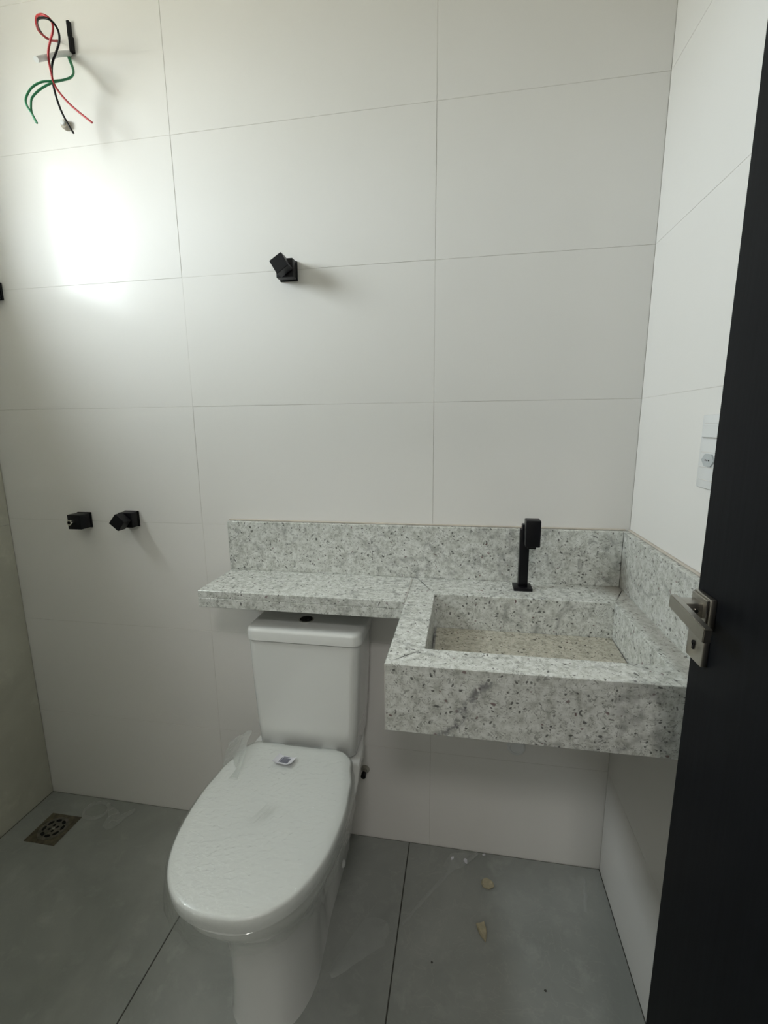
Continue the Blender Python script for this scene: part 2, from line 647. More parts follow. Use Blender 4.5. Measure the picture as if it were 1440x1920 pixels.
# ------------------------------------------------------------------ door, open at a right angle
DF, DY = 0.400, -0.600                      # visible face x, leading edge y
dr = struct('door_1', MB().box((DF, YF + 0.02, 0.012), (DF + 0.035, DY, 2.08), 0.0012, 1), M['door'],
            'black laminate door leaf standing open')
hu = MB().box((DF - 0.008, -0.650, 1.061), (DF, -0.607, 1.104), 0.0012, 2)
hu.box((DF - 0.011, -0.648, 1.063), (DF - 0.0085, -0.609, 1.102), 0.0008, 1)
hu = hu.build('rosette', M['nickel'], dr, True, 30, 'square satin nickel rosette')
lo = MB().box((DF - 0.008, -0.645, 1.009), (DF, -0.603, 1.050), 0.0012, 2).build('lock_rosette', M['nickel'], dr, True, 30,
                                                                             'square satin nickel rosette with keyhole')
MB().cyl((DF - 0.0085, -0.622, 1.033), (-1, 0, 0), 0.0035, 0.001, 16).box(
    (DF - 0.0095, -0.6238, 1.024), (DF - 0.008, -0.6202, 1.033)).build('keyhole', M['hole'], lo)
# lever: a neck from the rosette and a flat bar turned back towards the hinge, drooping a little
nk = MB().box((0.368, -0.640, 1.0745), (DF - 0.008, -0.616, 1.0945), 0.0012, 2)
lev = MB()
t = bmesh.new()
bmesh.ops.create_cube(t, size=1)
for v in t.verts:
    v.co = Vector((v.co.x * 0.009, v.co.y * 0.094, v.co.z * 0.0185))
bmesh.ops.bevel(t, geom=list(t.edges), offset=0.001, segments=2, affect='EDGES')
bmesh.ops.transform(t, matrix=Matrix.Translation((0.3635, -0.6615, 1.0845)) @ Matrix.Rotation(math.radians(5), 4, 'X'), verts=t.verts)
lev._merge(t)
lev = lev.build('handle', M['nickel'], dr, True, 30, 'satin nickel flat lever handle')
nk.build('neck', M['nickel'], lev, True, 30)
MB().cyl((0.381, -0.6405, 1.085), (0, -1, 0), 0.0028, 0.0012, 12).build('set_screw', M['steel'], lev, True)
fr = MB()
fr.box((DX0 - 0.02, YF - 0.13, 0), (DX0, YF + 0.008, DZ + 0.02), 0.002, 1)
fr.box((DX1 + 0.036, YF - 0.13, 0), (DX1 + 0.056, YF + 0.008, DZ + 0.02), 0.002, 1)
fr.box((DX0, YF - 0.13, DZ), (DX1 + 0.036, YF + 0.008, DZ + 0.02), 0.002, 1)
struct('trim_1', fr, M['door'])

# ------------------------------------------------------------------ granite: backsplash, shelf, basin
ZT = 0.902
bs = thing('granite_backsplash', 'long speckled granite backsplash strip along the back wall behind the tap', 'backsplash', (-0.05, -0.01, ZT))
MB().box((-0.609, -0.020, ZT), (XR - 0.021, -0.0005, 1.050), 0.001, 1).build('slab', M['granite'], bs)
MB().box((-0.611, -0.006, 1.0502), (XR - 0.012, -0.0005, 1.0545), 0.0015, 2).build('sealant_bead', M['caulk'], bs)
bs2 = thing('granite_backsplash', 'short granite upstand on the right wall running forward from the corner beside the sink', 'backsplash', (XR - 0.01, -0.25, ZT))
MB().box((XR - 0.020, -0.505, ZT), (XR - 0.0005, -0.001, 1.050), 0.001, 1).build('slab', M['granite_dusty'], bs2)
MB().box((XR - 0.007, -0.505, 1.0502), (XR - 0.0005, -0.006, 1.0545), 0.0015, 2).build('sealant_bead', M['caulk'], bs2)

sh = thing('granite_shelf', 'narrow speckled granite shelf fixed over the toilet tank', 'shelf', (-0.33, -0.1, 0.856))
MB().box((-0.605, -0.205, ZT - 0.02), (-0.0545, -0.0005, ZT), 0.0012, 1).build('top_slab', M['granite'], sh)
MB().box((-0.605, -0.205, 0.856), (-0.0545, -0.185, ZT - 0.0202), 0.0012, 1).build('front_edge', M['granite'], sh)
MB().box((-0.605, -0.185, 0.856), (-0.585, -0.0005, ZT - 0.0202), 0.0012, 1).build('end_edge', M['granite'], sh)
MB().box((-0.0543, -0.205, ZT - 0.03), (-0.0522, -0.0205, ZT + 0.0003)).build('joint_line', M['granite_edge'], sh)

bn = thing('granite_sink', 'boxy speckled granite washbasin with a rectangular bowl beside the door', 'sink', (0.23, -0.25, 0.765))
X0, X1, Y0 = -0.052, XR - 0.0005, -0.505
hx0, hx1, hy0, hy1 = 0.016, 0.446, -0.438, -0.141
rim = MB()
O = [(X0, Y0), (X1, Y0), (X1, -0.0005), (X0, -0.0005)]
I = [(hx0, hy0), (hx1, hy0), (hx1, hy1), (hx0, hy1)]
rim.rings([[(x, y, ZT) for x, y in O], [(x, y, ZT) for x, y in I], [(x, y, ZT - 0.02) for x, y in I],
           [(x, y, ZT - 0.02) for x, y in O]], False, False)
vs = rim.bm.verts[:]
rim.bm.verts.ensure_lookup_table()
for i in range(4):
    j = (i + 1) % 4
    rim.bm.faces.new((vs[i], vs[j], vs[12 + j], vs[12 + i]))
bmesh.ops.bevel(rim.bm, geom=[e for e in rim.bm.edges if all(abs(v.co.z - ZT) < 1e-6 for v in e.verts)], offset=0.0012,
                segments=1, affect='EDGES')
rim.build('rim', M['granite_dusty'], bn)
MB().box((X0, Y0, 0.767), (X1, Y0 + 0.02, ZT - 0.0202), 0.0012, 1).build('front_apron', M['granite_front'], bn)
MB().box((X0, Y0 + 0.0205, 0.767), (X0 + 0.02, -0.0005, ZT - 0.0202), 0.0012, 1).build('side_apron', M['granite'], bn)
MB().box((X0 - 0.0006, Y0 - 0.0006, 0.768), (X0 + 0.0012, Y0 + 0.0012, ZT - 0.001)).build('mitre_edge', M['granite_edge'], bn)
MB().box((hx0 - 0.018, hy1, 0.785), (hx1 + 0.018, hy1 + 0.018, ZT - 0.0202)).build('bowl_wall', M['granite'], bn)
MB().box((hx0 - 0.018, hy0 - 0.018, 0.785), (hx1 + 0.018, hy0, ZT - 0.0202)).build('bowl_wall', M['granite'], bn)
MB().box((hx0 - 0.018, hy0, 0.785), (hx0, hy1, ZT - 0.0202)).build('bowl_wall', M['granite'], bn)
MB().box((hx1, hy0, 0.785), (hx1 + 0.018, hy1, ZT - 0.0202)).build('bowl_wall', M['granite'], bn)
MB().box((hx0 - 0.018, hy0 - 0.018, 0.768), (hx1 + 0.018, hy1 + 0.018, 0.7845)).build('bowl_base', M['granite'], bn)
f0 = MB()
f0.rings([[(hx0 + 0.006, hy1 - 0.001, 0.812), (hx1 - 0.002, hy1 - 0.001, 0.812), (hx1 - 0.006, hy0 + 0.004, 0.806), (hx0 + 0.010, hy0 + 0.004, 0.806)],
          [(hx0 + 0.006, hy1 - 0.001, 0.794), (hx1 - 0.002, hy1 - 0.001, 0.794), (hx1 - 0.006, hy0 + 0.004, 0.788), (hx0 + 0.010, hy0 + 0.004, 0.788)]])
f0.build('bowl_floor', M['granite_floor'], bn, label='dusty brownish bowl floor slab')

# tap
tp = thing('basin_tap', 'matte black square tap standing on the granite behind the bowl', 'tap', (0.2395, -0.068, ZT))
MB().box((0.216, -0.092, ZT), (0.263, -0.045, ZT + 0.008), 0.0015, 2).build('base_plate', M['black'], tp, True, 30)
MB().box((0.228, -0.079, ZT + 0.008), (0.2515, -0.0565, 1.062), 0.0015, 2).build('column', M['black'], tp, True, 30)
hd = MB().box((0.236, -0.118, 1.026), (0.2715, -0.0795, 1.093), 0.0025, 3).build('head', M['black'], tp, True, 30)
MB().box((0.2425, -0.110, 1.0195), (0.263, -0.088, 1.026), 0.001, 1).build('aerator', M['black'], hd)
MB().box((0.232, -0.0795, 1.030), (0.2545, -0.058, 1.075), 0.0015, 1).build('lever', M['black'], tp)

# ------------------------------------------------------------------ toilet
TX = -0.337
NS = 40


def outline(y0, y1, hw, cb=0.05, cx=TX, z=0.0, cf=0.5, n=2.45, nb=2.6):
    """closed ring (front is y1<y0): hw(u) half-width with rounded back corners and an elliptic front"""
    P = []
    L = abs(y1 - y0)
    for k in range(NS + 1):
        u = (1 - math.cos(PI * k / NS)) / 2
        wv = hw(u) if callable(hw) else hw
        e = 1.0
        if u > 1 - cf:
            q = (u - (1 - cf)) / cf
            e *= max(0, 1 - q ** n) ** (1 / n)
        ub = cb / L
        if u < ub:
            q = 1 - u / ub
            e *= 1 - (cb / max(wv, 1e-3)) * (1 - max(0, 1 - q ** nb) ** (1 / nb))
        P.append((u, wv * e))
    right_ = [(cx + h, y0 + (y1 - y0) * u, z) for u, h in P]
    left_ = [(cx - h, y0 + (y1 - y0) * u, z) for u, h in P]
    return right_ + left_[-2:0:-1] if P[0][1] < 1e-6 else right_ + left_[-2::-1]


def curve(*pts):
    def f(u):
        for (a, va), (b, vb) in zip(pts[:-1], pts[1:]):
            if u <= b:
                t = (u - a) / (b - a)
                t = t * t * (3 - 2 * t)
                return va + (vb - va) * t
        return pts[-1][1]
    return f


to = thing('toilet', 'white ceramic toilet with closed film-wrapped lid under the granite shelf', 'toilet', (TX, -0.35, 0.0))
# bowl and pedestal: one lofted body, waisted between the front column and the rear foot
secs = [
    (0.000, -0.010, -0.535, curve((0, .090), (.30, .092), (.48, .092), (.62, .098), (.78, .104), (1, .104)), .32),
    (0.020, -0.010, -0.533, curve((0, .090), (.30, .092), (.48, .090), (.62, .096), (.78, .102), (1, .102)), .32),
    (0.100, -0.010, -0.530, curve((0, .092), (.30, .092), (.48, .078), (.62, .092), (.78, .101), (1, .101)), .32),
    (0.180, -0.010, -0.536, curve((0, .094), (.30, .094), (.50, .044), (.63, .092), (.78, .104), (1, .104)), .33),
    (0.260, -0.010, -0.550, curve((0, .098), (.30, .098), (.50, .040), (.64, .106), (.78, .116), (1, .116)), .38),
    (0.310, -0.010, -0.574, curve((0, .106), (.30, .108), (.48, .098), (.62, .130), (.78, .136), (1, .136)), .42),
    (0.355, -0.010, -0.606, curve((0, .118), (.30, .136), (.48, .150), (.62, .156), (.78, .156), (1, .156)), .46),
    (0.395, -0.010, -0.636, curve((0, .128), (.30, .152), (.48, .166), (.62, .168), (.78, .168), (1, .168)), .50),
    (0.416, -0.010, -0.647, curve((0, .135), (.25, .160), (.42, .170), (.62, .171), (1, .171)), .56),
    (0.430, -0.010, -0.650, curve((0, .135), (.25, .160), (.42, .172), (.62, .173), (1, .173)), .56),
    (0.434, -0.014, -0.645, curve((0, .131), (.25, .156), (.42, .168), (.62, .169), (1, .169)), .56),
]
mb = MB()
mb.rings([outline(y0, y1, h, 0.04, TX - 0.006 * max(0, 1 - z / 0.3), z, cf) for z, y0, y1, h, cf in secs])
mb.build('bowl', M['ceramic'], to, True, 60)
# tank: tapers down
mb = MB()


def rrect(x0, x1, y0, y1, r, z, seg=6, belly=0.0):
    P = []
    for cx, cyy, a0 in ((x1 - r, y1 - r, 0), (x0 + r, y1 - r, 90), (x0 + r, y0 + r, 180), (x1 - r, y0 + r, 270)):
        for k in range(seg + 1):
            a = math.radians(a0 + 90 * k / seg)
            P.append([cx + r * math.cos(a), cyy + r * math.sin(a), z])
    for p in P:
        if p[1] < (y0 + y1) / 2:
            q = (p[0] - (x0 + x1) / 2) / ((x1 - x0) / 2)
            p[1] -= belly * (1 - q * q)
    return [tuple(p) for p in P]


for z, hw_, yb, yf, r in ((0.4345, 0.128, -0.034, -0.182, 0.018), (0.442, 0.137, -0.030, -0.190, 0.022), (0.52, 0.143, -0.026, -0.193, 0.024),
                          (0.66, 0.150, -0.024, -0.194, 0.024), (0.765, 0.1535, -0.024, -0.194, 0.024)):
    if z == 0.4345:
        R = []
    R.append(rrect(TX + 0.009 - hw_, TX + 0.009 + hw_, yf, yb, r, z, 6, 0.006))
mb.rings(R)
tk = mb.build('tank', M['ceramic'], to, True, 50)
mb = MB()
R = []
for z, g, r in ((0.7665, -0.002, 0.024), (0.769, 0.003, 0.026), (0.792, 0.003, 0.026), (0.798, 0.001, 0.026), (0.801, -0.004, 0.024), (0.8022, -0.012, 0.02)):
    R.append(rrect(TX + 0.011 - 0.155 - g, TX + 0.011 + 0.155 + g, -0.196 - g, -0.020, r, z, 6, 0.006))
mb.rings(R)
tl_ = mb.build('tank_lid', M['ceramic'], to, True, 50)
MB().lathe((TX + 0.001, -0.125, 0.8015), (0, 0, 1), [(0.021, 0), (0.021, 0.0022), (0.019, 0.003), (0.0175, 0.003)]).build('button_ring', M['steel'], tl_, True)
MB().lathe((TX + 0.001, -0.125, 0.8020), (0, 0, 1), [(0.0172, 0), (0.0172, 0.0035), (0.016, 0.0042)]).build('flush_button', M['hole'], tl_, True, label='dark round flush button opening')
# seat ring, hinge block, lid
LW = curve((0, .135), (.10, .152), (.25, .168), (.42, .1745), (.6, .1745), (1, .1745))
mb = MB()
mb.rings([outline(-0.205, -0.648, lambda u: LW(u) - 0.008, 0.03, TX, 0.4348, .58), outline(-0.205, -0.652, lambda u: LW(u) - 0.004, 0.03, TX, 0.437, .58),
          outline(-0.205, -0.652, lambda u: LW(u) - 0.004, 0.03, TX, 0.441, .58), outline(-0.206, -0.640, lambda u: LW(u) - 0.014, 0.03, TX, 0.4418, .58)])
st = mb.build('seat', M['lid'], to, True, 40)
mb = MB()
mb.rings([outline(-0.212, -0.652, lambda u: LW(u) - .003, 0.035, TX, 0.4422, .58), outline(-0.212, -0.657, LW, 0.035, TX, 0.4440, .58),
          outline(-0.212, -0.659, lambda u: LW(u) + .001, 0.035, TX, 0.458, .58), outline(-0.212, -0.659, lambda u: LW(u) + .001, 0.035, TX, 0.4725, .58),
          outline(-0.213, -0.657, lambda u: LW(u) - .001, 0.035, TX, 0.4758, .58), outline(-0.215, -0.654, lambda u: LW(u) - .004, 0.034, TX, 0.4775, .58),
          outline(-0.230, -0.63, lambda u: LW(u) - .024, 0.03, TX, 0.4781, .58),
          outline(-0.30, -0.56, lambda u: (LW(u) - .09), 0.03, TX, 0.4784, .58)])
ld = mb.build('lid', M['lid'], to, True, 40)
hg = MB()
hg.box((TX - 0.098, -0.2115, 0.4345), (TX - 0.052, -0.1905, 0.462), 0.004, 2)
hg.build('hinge', M['lid'], to, True)
hg = MB()
hg.box((TX + 0.052, -0.2115, 0.4345), (TX + 0.098, -0.1905, 0.462), 0.004, 2)
hg.build('hinge', M['lid'], to, True)
# clear wrapping film over lid and seat, crinkled, hanging a little below the seat
mb = MB()


def crinkle(ring, amp, s, zamp=0.0):
    o = []
    for x, y, z in ring:
        d = Vector((x - TX, y + 0.43, 0)).normalized()
        k = noise.noise(Vector((x, y, z)) * s) + 0.5 * noise.noise(Vector((x, y, z)) * s * 2.7)
        k2 = noise.noise(Vector((x, y, z + 3)) * s * .7)
        o.append((x + d.x * amp * k, y + d.y * amp * k, z + zamp * k2))
    return o


W = []
for dz, off, amp, za in ((0.4160, 0.010, 0.006, 0.008), (0.430, 0.009, 0.005, 0.002), (0.444, 0.0065, 0.003, 0), (0.460, 0.0045, 0.0014, 0),
                         (0.4735, 0.0038, 0.001, 0), (0.4788, 0.0005, 0.0006, 0.0003), (0.4798, -0.010, 0.0, 0.0006), (0.4808, -0.04, 0.0, 0.0007)):
    W.append(crinkle(outline(-0.211 + min(off, .0) * 0.5, -0.660 - off, (lambda o_: (lambda u: LW(u) + o_))(off), 0.035, TX, dz, .58), amp, 45, za))
mb.rings(W, False, True)
fm = mb.build('wrapping_film', M['film'], ld, True, 80, 'clear crinkled plastic film wrapped over the lid')
# loose film corner standing up behind the lid's left rear corner
mb = MB()
G = []
for i in range(15):
    row = []
    for j in range(10):
        a, b = i / 14, j / 9
        p = Vector((-0.475 - 0.075 * a * (1 - .3 * b) + .03 * b, -0.205 - 0.15 * b, 0.484 + 0.004 * math.sin(6 * b) + 0.020 * (1 - a) * (1 - b)))
        p.z += 0.008 * noise.noise(p * 40) - 0.030 * a * a
        p.x += 0.006 * noise.noise(p * 55 + Vector((4, 0, 0)))
        row.append(p)
    G.append(row)
mb.rings(G, False, False, False)
mb.build('loose_film_corner', M['scrap'], ld, True, 80, 'loose crumpled corner of the wrapping film')
# barcode sticker with lifted corners
mb = MB()
G = []
for i in range(9):
    G.append([])
    for j in range(7):
        a, b = i / 8 - .5, j / 6 - .5
        lift = 0.013 * max(0, abs(a) * 2 - .45) ** 1.5 + 0.010 * max(0, -b * 2 - .5)
        G[-1].append((-0.355 + a * 0.050 + b * .008, -0.279 + b * 0.034 - a * .006, 0.4822 + lift))
mb.rings(G, False, False, False)
bc = mb.build('barcode_sticker', M['paper'], ld, True, 60, 'small white barcode sticker with curled edges')
mb = MB()
x = -0.016
for wdt, gp in ((1.2, 1), (.6, .8), (1.8, 1), (.6, 1.2), (1.0, .7), (2.0, 1.1), (.6, .8), (1.4, 1), (.7, .9), (1.8, 1), (.6, .8), (1.2, 1), (2, 1), (.6, .6), (1.2, 1)):
    wdt *= .00095
    gp *= .0009
    if x + wdt > 0.016:
        break
    q = [(x, -.009), (x + wdt, -.009), (x + wdt, .009), (x, .009)]
    mb.faces([(-0.355 + a + b * .25, -0.277 + b - a * .12, 0.4826) for a, b in q], [(0, 1, 2, 3)])
    x += wdt + gp
mb.box((-0.362, -0.2655, 0.4824), (-0.345, -0.2640, 0.4827))
mb.build('barcode', M['ink'], bc, label='dark barcode bars')
# faint slanting print on the film
mb = MB()
for xa, ya, xb, yb in ((-.362, -.462, -.342, -.412), (-.352, -.466, -.334, -.420), (-.342, -.462, -.322, -.412), (-.332, -.456, -.316, -.414),
                       (-.352, -.436, -.338, -.434), (-.332, -.434, -.320, -.431)):
    d = Vector((xb - xa, yb - ya, 0)).normalized().cross(Vector((0, 0, 1))) * 0.0006
    mb.faces([(xa - d.x, ya - d.y, .4815), (xb - d.x, yb - d.y, .4815), (xb + d.x, yb + d.y, .4815), (xa + d.x, ya + d.y, .4815)], [(0, 1, 2, 3)])
mb.build('film_print', M['print'], ld, label='faint slanting grey print on the film')
# floor bolt cap on the visible side of the foot
MB().lathe((TX + 0.094, -0.16, 0.06), (1, 0, 0), [(0.011, 0), (0.010, 0.004), (0.006, 0.007)], 16).build('bolt_cap', M['lid'], to, True)

# small supply stop on the wall to the right of the toilet
sv = thing('supply_valve', 'small dark grey water valve low on the wall right of the toilet tank', 'valve', (-0.206, 0, 0.25))
MB().lathe((-0.206, -0.0005, 0.25), (0, -1, 0), [(0.014, 0), (0.013, 0.004), (0.006, 0.006), (0.006, 0.020)]).build('escutcheon', M['nickel'], sv, True)
MB().cyl((-0.206, -0.0205, 0.25), (0, -1, 0), 0.008, 0.014).build('knob', M['black'], sv, True)

# round cover of the drain outlet under the sink
pc = MB().lathe((0.2536, -0.0003, 0.385), (0, -1, 0), [(0.026, 0), (0.026, 0.003), (0.023, 0.006), (0.019, 0.006), (0.017, 0.004)], 32)
tag(pc.build('pipe_cover', M['white'], None, True), 'round white pipe cover on the wall just below the granite sink', 'pipe cover')


# ------------------------------------------------------------------ black square shower fittings on the back wall
def valve(name, label, x, z, ang=None, s=0.0245, depth=0.034):
    t_ = thing(name, label, 'valve', (x, 0, z), 'black square shower fittings on the back wall')
    MB().box((x - s, -0.006, z - s), (x + s, -0.0003, z + s), 0.001, 1).build('wall_plate', M['black'], t_, True, 30)
    MB().box((x - s * .94, -depth, z - s * .94), (x + s * .94, -0.0065, z + s * .94), 0.0015, 2).build('body', M['black'], t_, True, 30)
    if ang is not None:
        h = MB()
        tt = bmesh.new()
        bmesh.ops.create_cube(tt, size=1)
        for v in tt.verts:
            v.co = Vector((v.co.x * 0.037, v.co.y * 0.032, v.co.z * 0.037))
        bmesh.ops.bevel(tt, geom=list(tt.edges), offset=0.0012, segments=2, affect='EDGES')
        bmesh.ops.transform(tt, matrix=Matrix.Translation((x, -depth - 0.0215, z)) @ Matrix.Rotation(math.radians(ang), 4, 'Y'), verts=tt.verts)
        h._merge(tt)
        h.build('handle', M['black'], t_, True, 30)
        MB().cyl((x, -depth - 0.0005, z), (0, -1, 0), 0.012, 0.006).build('stem', M['black'], t_, True)
    return t_


valve('shower_valve', 'black square valve with tilted handle high on the wall above the toilet', -0.3885, 1.7305, -31)
valve('shower_valve', 'black square valve with diamond-turned handle in the lower pair beside the shelf', -0.9385, 1.0475, -50)
v3 = valve('shower_outlet', 'black square outlet with a bare threaded metal end, left of the lower pair', -1.1085, 1.0395, None, 0.0245, 0.046)
MB().lathe((-1.1085, -0.0465, 1.0415), (0, -1, 0), [(0.0085, 0), (0.0085, 0.018), (0.0072, 0.018), (0.0055, 0.018), (0.0052, 0.008)], 20).build(
    'threaded_nipple', M['steel'], v3, True, 40, 'bare metal threaded nipple')
MB().cyl((-1.1085, -0.0600, 1.0415), (0, -1, 0), 0.0050, 0.0012, 16).build('bore', M['hole'], v3)
valve('shower_valve', 'black square fitting cut by the left edge of the photo near the corner', -1.3145, 1.731, None)

# ------------------------------------------------------------------ wiring outlet at the upper left
wo = thing('wiring_outlet', 'electrical outlet hole with white conduit and loose coloured wires', 'wires', (-0.968, 0, 2.30))
MB().tube([(-0.969, -0.0005, 2.303), (-0.967, -0.04, 2.275), (-0.961, -0.09, 2.234), (-0.9564, -0.13, 2.202)], 0.0062, 12, 5).build('conduit', M['pipe'], wo, True, 40, 'white corrugated conduit end')
MB().box((-0.9650, -0.010, 2.335), (-0.9568, -0.0003, 2.371), 0.001, 1).box((-0.9625, -0.012, 2.300), (-0.9535, -0.0003, 2.3365), 0.001, 1).build('box_slot_strip', M['wblack'], wo, label='upright black strip in place of the dark box slot')  # solid black strip drawn for the dark open slot of the wall box
red = [(-1.0025, -0.002, 2.3352), (-0.9909, -0.0388, 2.3098), (-0.9862, -0.0755, 2.2999), (-0.9666, -0.105, 2.2957), (-0.9495, -0.12, 2.2957), (-0.924, -0.135, 2.2859), (-0.9074, -0.135, 2.2791), (-0.9034, -0.1275, 2.2728), (-0.9101, -0.12, 2.2622), (-0.926, -0.1125, 2.2506), (-0.9431, -0.105, 2.2328), (-0.951, -0.0975, 2.2153), (-0.955, -0.09, 2.1969), (-0.9583, -0.0825, 2.1819), (-0.9498, -0.075, 2.1631), (-0.9259, -0.0675, 2.1361), (-0.8799, -0.06, 2.099)]
blk = [(-1.0015, -0.002, 2.333), (-1.0002, -0.0412, 2.3134), (-0.9831, -0.0804, 2.3039), (-0.9616, -0.107, 2.2974), (-0.9403, -0.121, 2.2909), (-0.908, -0.135, 2.2755), (-0.9009, -0.125, 2.2724), (-0.8997, -0.115, 2.2625), (-0.9078, -0.106, 2.2508), (-0.9258, -0.098, 2.2373), (-0.9485, -0.09, 2.22), (-0.9608, -0.082, 2.2027), (-0.9678, -0.074, 2.1842), (-0.9683, -0.066, 2.1542), (-0.9619, -0.058, 2.1226), (-0.9459, -0.05, 2.0871)]
g1 = [(-0.9757, -0.003, 2.2949), (-0.9527, -0.0245, 2.2636), (-0.9349, -0.0391, 2.2353), (-0.9273, -0.0536, 2.2127), (-0.9376, -0.0682, 2.1966), (-0.9573, -0.0827, 2.1867), (-0.9806, -0.0955, 2.1794), (-1.0018, -0.1064, 2.1621), (-1.0111, -0.1173, 2.1344), (-1.0087, -0.12, 2.1164), (-0.9982, -0.12, 2.0992), (-0.9862, -0.12, 2.0756)]
g2 = [(-0.9727, -0.003, 2.2966), (-0.9494, -0.024, 2.2614), (-0.9351, -0.038, 2.2319), (-0.9338, -0.053, 2.2098), (-0.9478, -0.069, 2.1952), (-0.9612, -0.085, 2.1817), (-0.9843, -0.097, 2.1638), (-1.0001, -0.109, 2.1401), (-1.0012, -0.115, 2.1206), (-1.0017, -0.115, 2.1024), (-0.9932, -0.115, 2.0812)]
for pts, mm, lb in ((red, 'red', 'red wire'), (blk, 'wblack', 'black wire'), (g1, 'green', 'green wire'), (g2, 'green', 'green wire')):
    MB().tube(pts, 0.0025, 8, 5).build('wire', M[mm], wo, True, 60, lb)

pg = thing('wall_plug', 'small round beige plug on the wall below the loose wires', 'plug', (-1.004, 0, 2.137))
MB().lathe((-1.004, -0.0003, 2.137), (0, -1, 0), [(0.012, 0), (0.012, 0.010), (0.010, 0.013)], 20).build('cap', M['beige'], pg, True)
MB().lathe((-1.004, -0.0135, 2.137), (0, -1, 0), [(0.006, 0), (0.006, 0.005), (0.004, 0.006)], 12).build('stub', M['pipe'], pg, True)

# ------------------------------------------------------------------ switch and socket plate on the right wall
sw = thing('switch_plate', 'white wall plate with a switch and a power socket beside the door edge', 'switch', (XR, -0.37, 1.27))
MB().box((XR - 0.007, -0.412, 1.208), (XR - 0.0003, -0.328, 1.338), 0.003, 2).build('cover_plate', M['white'], sw, True, 30)
MB().box((XR - 0.0115, -0.396, 1.2985), (XR - 0.0072, -0.340, 1.3215), 0.0012, 1).build('rocker_switch', M['white'], sw)
for z in (1.297, 1.323, 1.2725, 1.2455, 1.2235):
    MB().box((XR - 0.0075, -0.397, z - 0.0005), (XR - 0.0070, -0.337, z + 0.0005)).build('module_groove', M['grout'], sw)
so = MB()
so.rings([[(XR - 0.0098, -0.366 + r * 0.019 * math.cos(a) * 1.1, 1.259 + r * 0.0125 * math.sin(a)) for a in [PI / 6 * 0 + k * PI / 3 for k in range(6)]] for r in (1.0,)] +
         [[(XR - 0.0072, -0.366 + 0.019 * math.cos(k * PI / 3) * 1.1, 1.259 + 0.0125 * math.sin(k * PI / 3)) for k in range(6)]])
so = so.build('socket', simple('socket_grey_plastic', (0.52, 0.55, 0.56), 0.4), sw)
for yy in (-0.360, -0.366, -0.372):
    MB().cyl((XR - 0.0099, yy, 1.259), (-1, 0, 0), 0.0014, 0.0006, 10).build('pin_hole', M['hole'], so)

# ------------------------------------------------------------------ floor drain
dn = thing('floor_drain', 'square stained metal shower drain in the floor by the left wall', 'drain', (-1.254, -0.144, 0.0))
MB().box((-1.312, -0.200, 0.0003), (-1.197, -0.088, 0.0022), 0.0006, 1).build('frame_plate', M['drain'], dn)
gr = MB().lathe((-1.254, -0.144, 0.0023), (0, 0, 1), [(0.045, 0), (0.045, 0.001), (0.043, 0.0016)], 32).build('grate', M['drain_c'], dn, True)
for k in range(8):
    a = 2 * PI * k / 8 + .2
    h = MB()
    cx_, cy_ = -1.254 + 0.030 * math.cos(a), -0.144 + 0.030 * math.sin(a)
    h.rings([[(cx_ + 0.0095 * math.cos(t_) * math.cos(a + PI / 2) - 0.0055 * math.sin(t_) * math.sin(a + PI / 2),
               cy_ + 0.0095 * math.cos(t_) * math.sin(a + PI / 2) + 0.0055 * math.sin(t_) * math.cos(a + PI / 2), zz)
              for t_ in [2 * PI * q / 14 for q in range(14)]] for zz in (0.0036, 0.0043)])
    h.build('slot', M['hole'], gr)
for k in range(4):
    a = 2 * PI * k / 4 + .5
    MB().cyl((-1.254 + 0.012 * math.cos(a), -0.144 + 0.012 * math.sin(a), 0.0036), (0, 0, 1), 0.0045, 0.0007, 12).build('slot', M['hole'], gr)
MB().lathe((-1.254, -0.144, 0.0037), (0, 0, 1), [(0.005, 0), (0.004, 0.0015)], 12).build('screw', M['steel'], gr, True)


# ------------------------------------------------------------------ rubbish left on the floor
def film_sheet(name, label, pts_c, pts_w, hgt, seed, mat='scrap', nw=7):
    """crumpled strip of clear film following a centre line"""
    C_ = catmull([(x, y, 0) for x, y in pts_c], 6)
    b_ = MB()
    G_ = []
    for i, p in enumerate(C_):
        d_ = (C_[min(i + 1, len(C_) - 1)] - C_[max(i - 1, 0)]).normalized()
        nrm = Vector((-d_.y, d_.x, 0))
        f = i / (len(C_) - 1) * (len(pts_w) - 1)
        k = min(int(f), len(pts_w) - 2)
        wd = pts_w[k] + (pts_w[k + 1] - pts_w[k]) * (f - k)
        row = []
        for j in range(nw):
            q = j / (nw - 1) - .5
            v_ = p + nrm * (q * wd)
            z_ = 0.0012 + hgt * (0.5 + 0.9 * noise.noise(Vector((v_.x * 45 + seed, v_.y * 45, seed)))) * (1 - (2 * q) ** 2 * .6)
            row.append(Vector((v_.x + .004 * noise.noise(v_ * 70), v_.y, max(0.0010, z_))))
        G_.append(row)
    b_.rings(G_, False, False, False)
    o_ = b_.build(name, M[mat], None, True, 80)
    return tag(o_, label, 'plastic scrap')


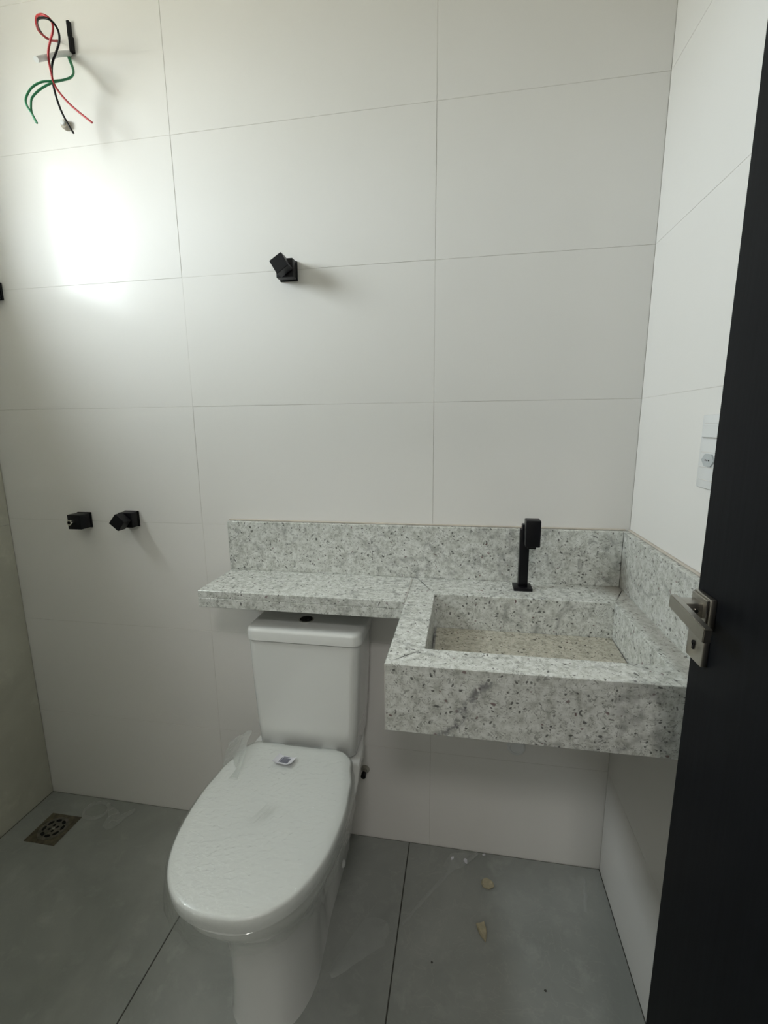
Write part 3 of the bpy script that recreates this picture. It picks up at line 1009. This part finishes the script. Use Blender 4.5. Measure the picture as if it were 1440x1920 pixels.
film_sheet('film_ring', 'curled ring of clear plastic strip on the floor beside the drain',
           [(-1.165 + .042 * math.cos(a), -0.056 + .034 * math.sin(a)) for a in [2 * PI * k / 12 for k in range(13)]], [.013, .016, .012, .014], .012, 3)
film_sheet('film_scrap', 'crumpled clear plastic scrap on the floor between the drain and toilet',
           [(-1.125, -.040), (-1.09, -.066), (-1.075, -.100), (-1.05, -.060), (-1.03, -.032)], [.02, .035, .045, .025, .012], .016, 9)
film_sheet('film_scrap', 'torn clear film sheet on the floor right of the toilet foot',
           [(-0.215, -.40), (-0.165, -.335), (-0.125, -.285), (-0.092, -.262)], [.02, .06, .085, .02], .010, 14)
film_sheet('film_strip', 'long thin film strip across the floor joint under the sink',
           [(-0.055, -.255), (-0.005, -.180), (0.05, -.105), (0.085, -.060)], [.006, .010, .010, .008], .004, 21)
film_sheet('film_scrap', 'star-shaped clear film scrap near the back wall under the sink',
           [(0.055, -.075), (0.085, -.045), (0.12, -.028), (0.15, -.010)], [.02, .055, .03, .008], .010, 30)
film_sheet('film_scrap', 'faint thin film scrap on the floor near the right corner',
           [(0.44, -.14), (0.452, -.09), (0.462, -.04)], [.012, .010, .006], .004, 41)


def chunk(name, label, x, y, sx_, sy_, h, seed, rot, mat='card', cat='fragment'):
    b_ = MB()
    n_ = 8
    rr = random.Random(seed)
    rad = [0.75 + 0.6 * rr.random() for _ in range(n_)]
    R_ = []
    for zz, k in ((0.0008, 1.0), (h * .5, 1.04), (h, .82)):
        ring = []
        for i in range(n_):
            a = 2 * PI * i / n_
            px, py = sx_ * rad[i] * k * math.cos(a), sy_ * rad[i] * k * math.sin(a)
            ring.append((x + px * math.cos(rot) - py * math.sin(rot), y + px * math.sin(rot) + py * math.cos(rot), zz + .0015 * rr.random()))
        R_.append(ring)
    b_.rings(R_)
    return tag(b_.build(name, M[mat]), label, cat)


chunk('rubble_chip', 'tan mortar chip with dark edges on the floor, nearer the back wall', 0.175, -0.102, .020, .014, .009, 4, .2)
chunk('rubble_chip', 'tan mortar chip on the floor below the sink, farther from the wall', 0.157, -0.236, .013, .020, .012, 8, .3)
chunk('white_crumb', 'small white crumb on the floor touching the back wall', 0.170, -0.010, .0038, .0035, .004, 2, 0, 'paper', 'crumb')
chunk('white_crumb', 'white crumb at the left side of the star-shaped film scrap', 0.074, -0.044, .005, .003, .012, 5, .6, 'paper', 'crumb')
chunk('white_crumb', 'white crumb at the right side of the star-shaped film scrap', 0.113, -0.044, .006, .003, .012, 6, -.6, 'paper', 'crumb')
for (x, y), lb in (((0.300, -0.345), 'tiny dark speck on the floor tile under the sink front'),
                   ((0.030, -0.330), 'tiny dark speck on the floor beside the long tile joint'),
                   ((0.415, -0.40), 'tiny dark speck on the floor near the door'),
                   ((0.06, -0.47), 'tiny dark speck on the floor in front, right of the toilet')):
    chunk('grit', lb, x, y, .0028, .0024, .0022, int(abs(x) * 1000), 0, 'dgrout', 'grit')

# ------------------------------------------------------------------ unseen fill lamp, added in the hall to lift the room's shadows
lm = thing('added_fill_lamp', 'unseen square fill lamp added on the hall ceiling', 'lamp', (0.2, -2.3, ZC - 0.04))
MB().box((0.0, -2.5, ZC - 0.04), (0.4, -2.1, ZC - 0.0005), 0.004, 2).build('housing', M['white'], lm)
la = bpy.data.lights.new('fill_light', 'AREA')
la.shape = 'SQUARE'
la.size = 0.36
la.energy = 15.0
la.color = (1.0, 0.97, 0.93)
lo_ = bpy.data.objects.new('fill_light', la)
COL.objects.link(lo_)
lo_.parent = lm
lo_.location = (0, 0, -0.004)
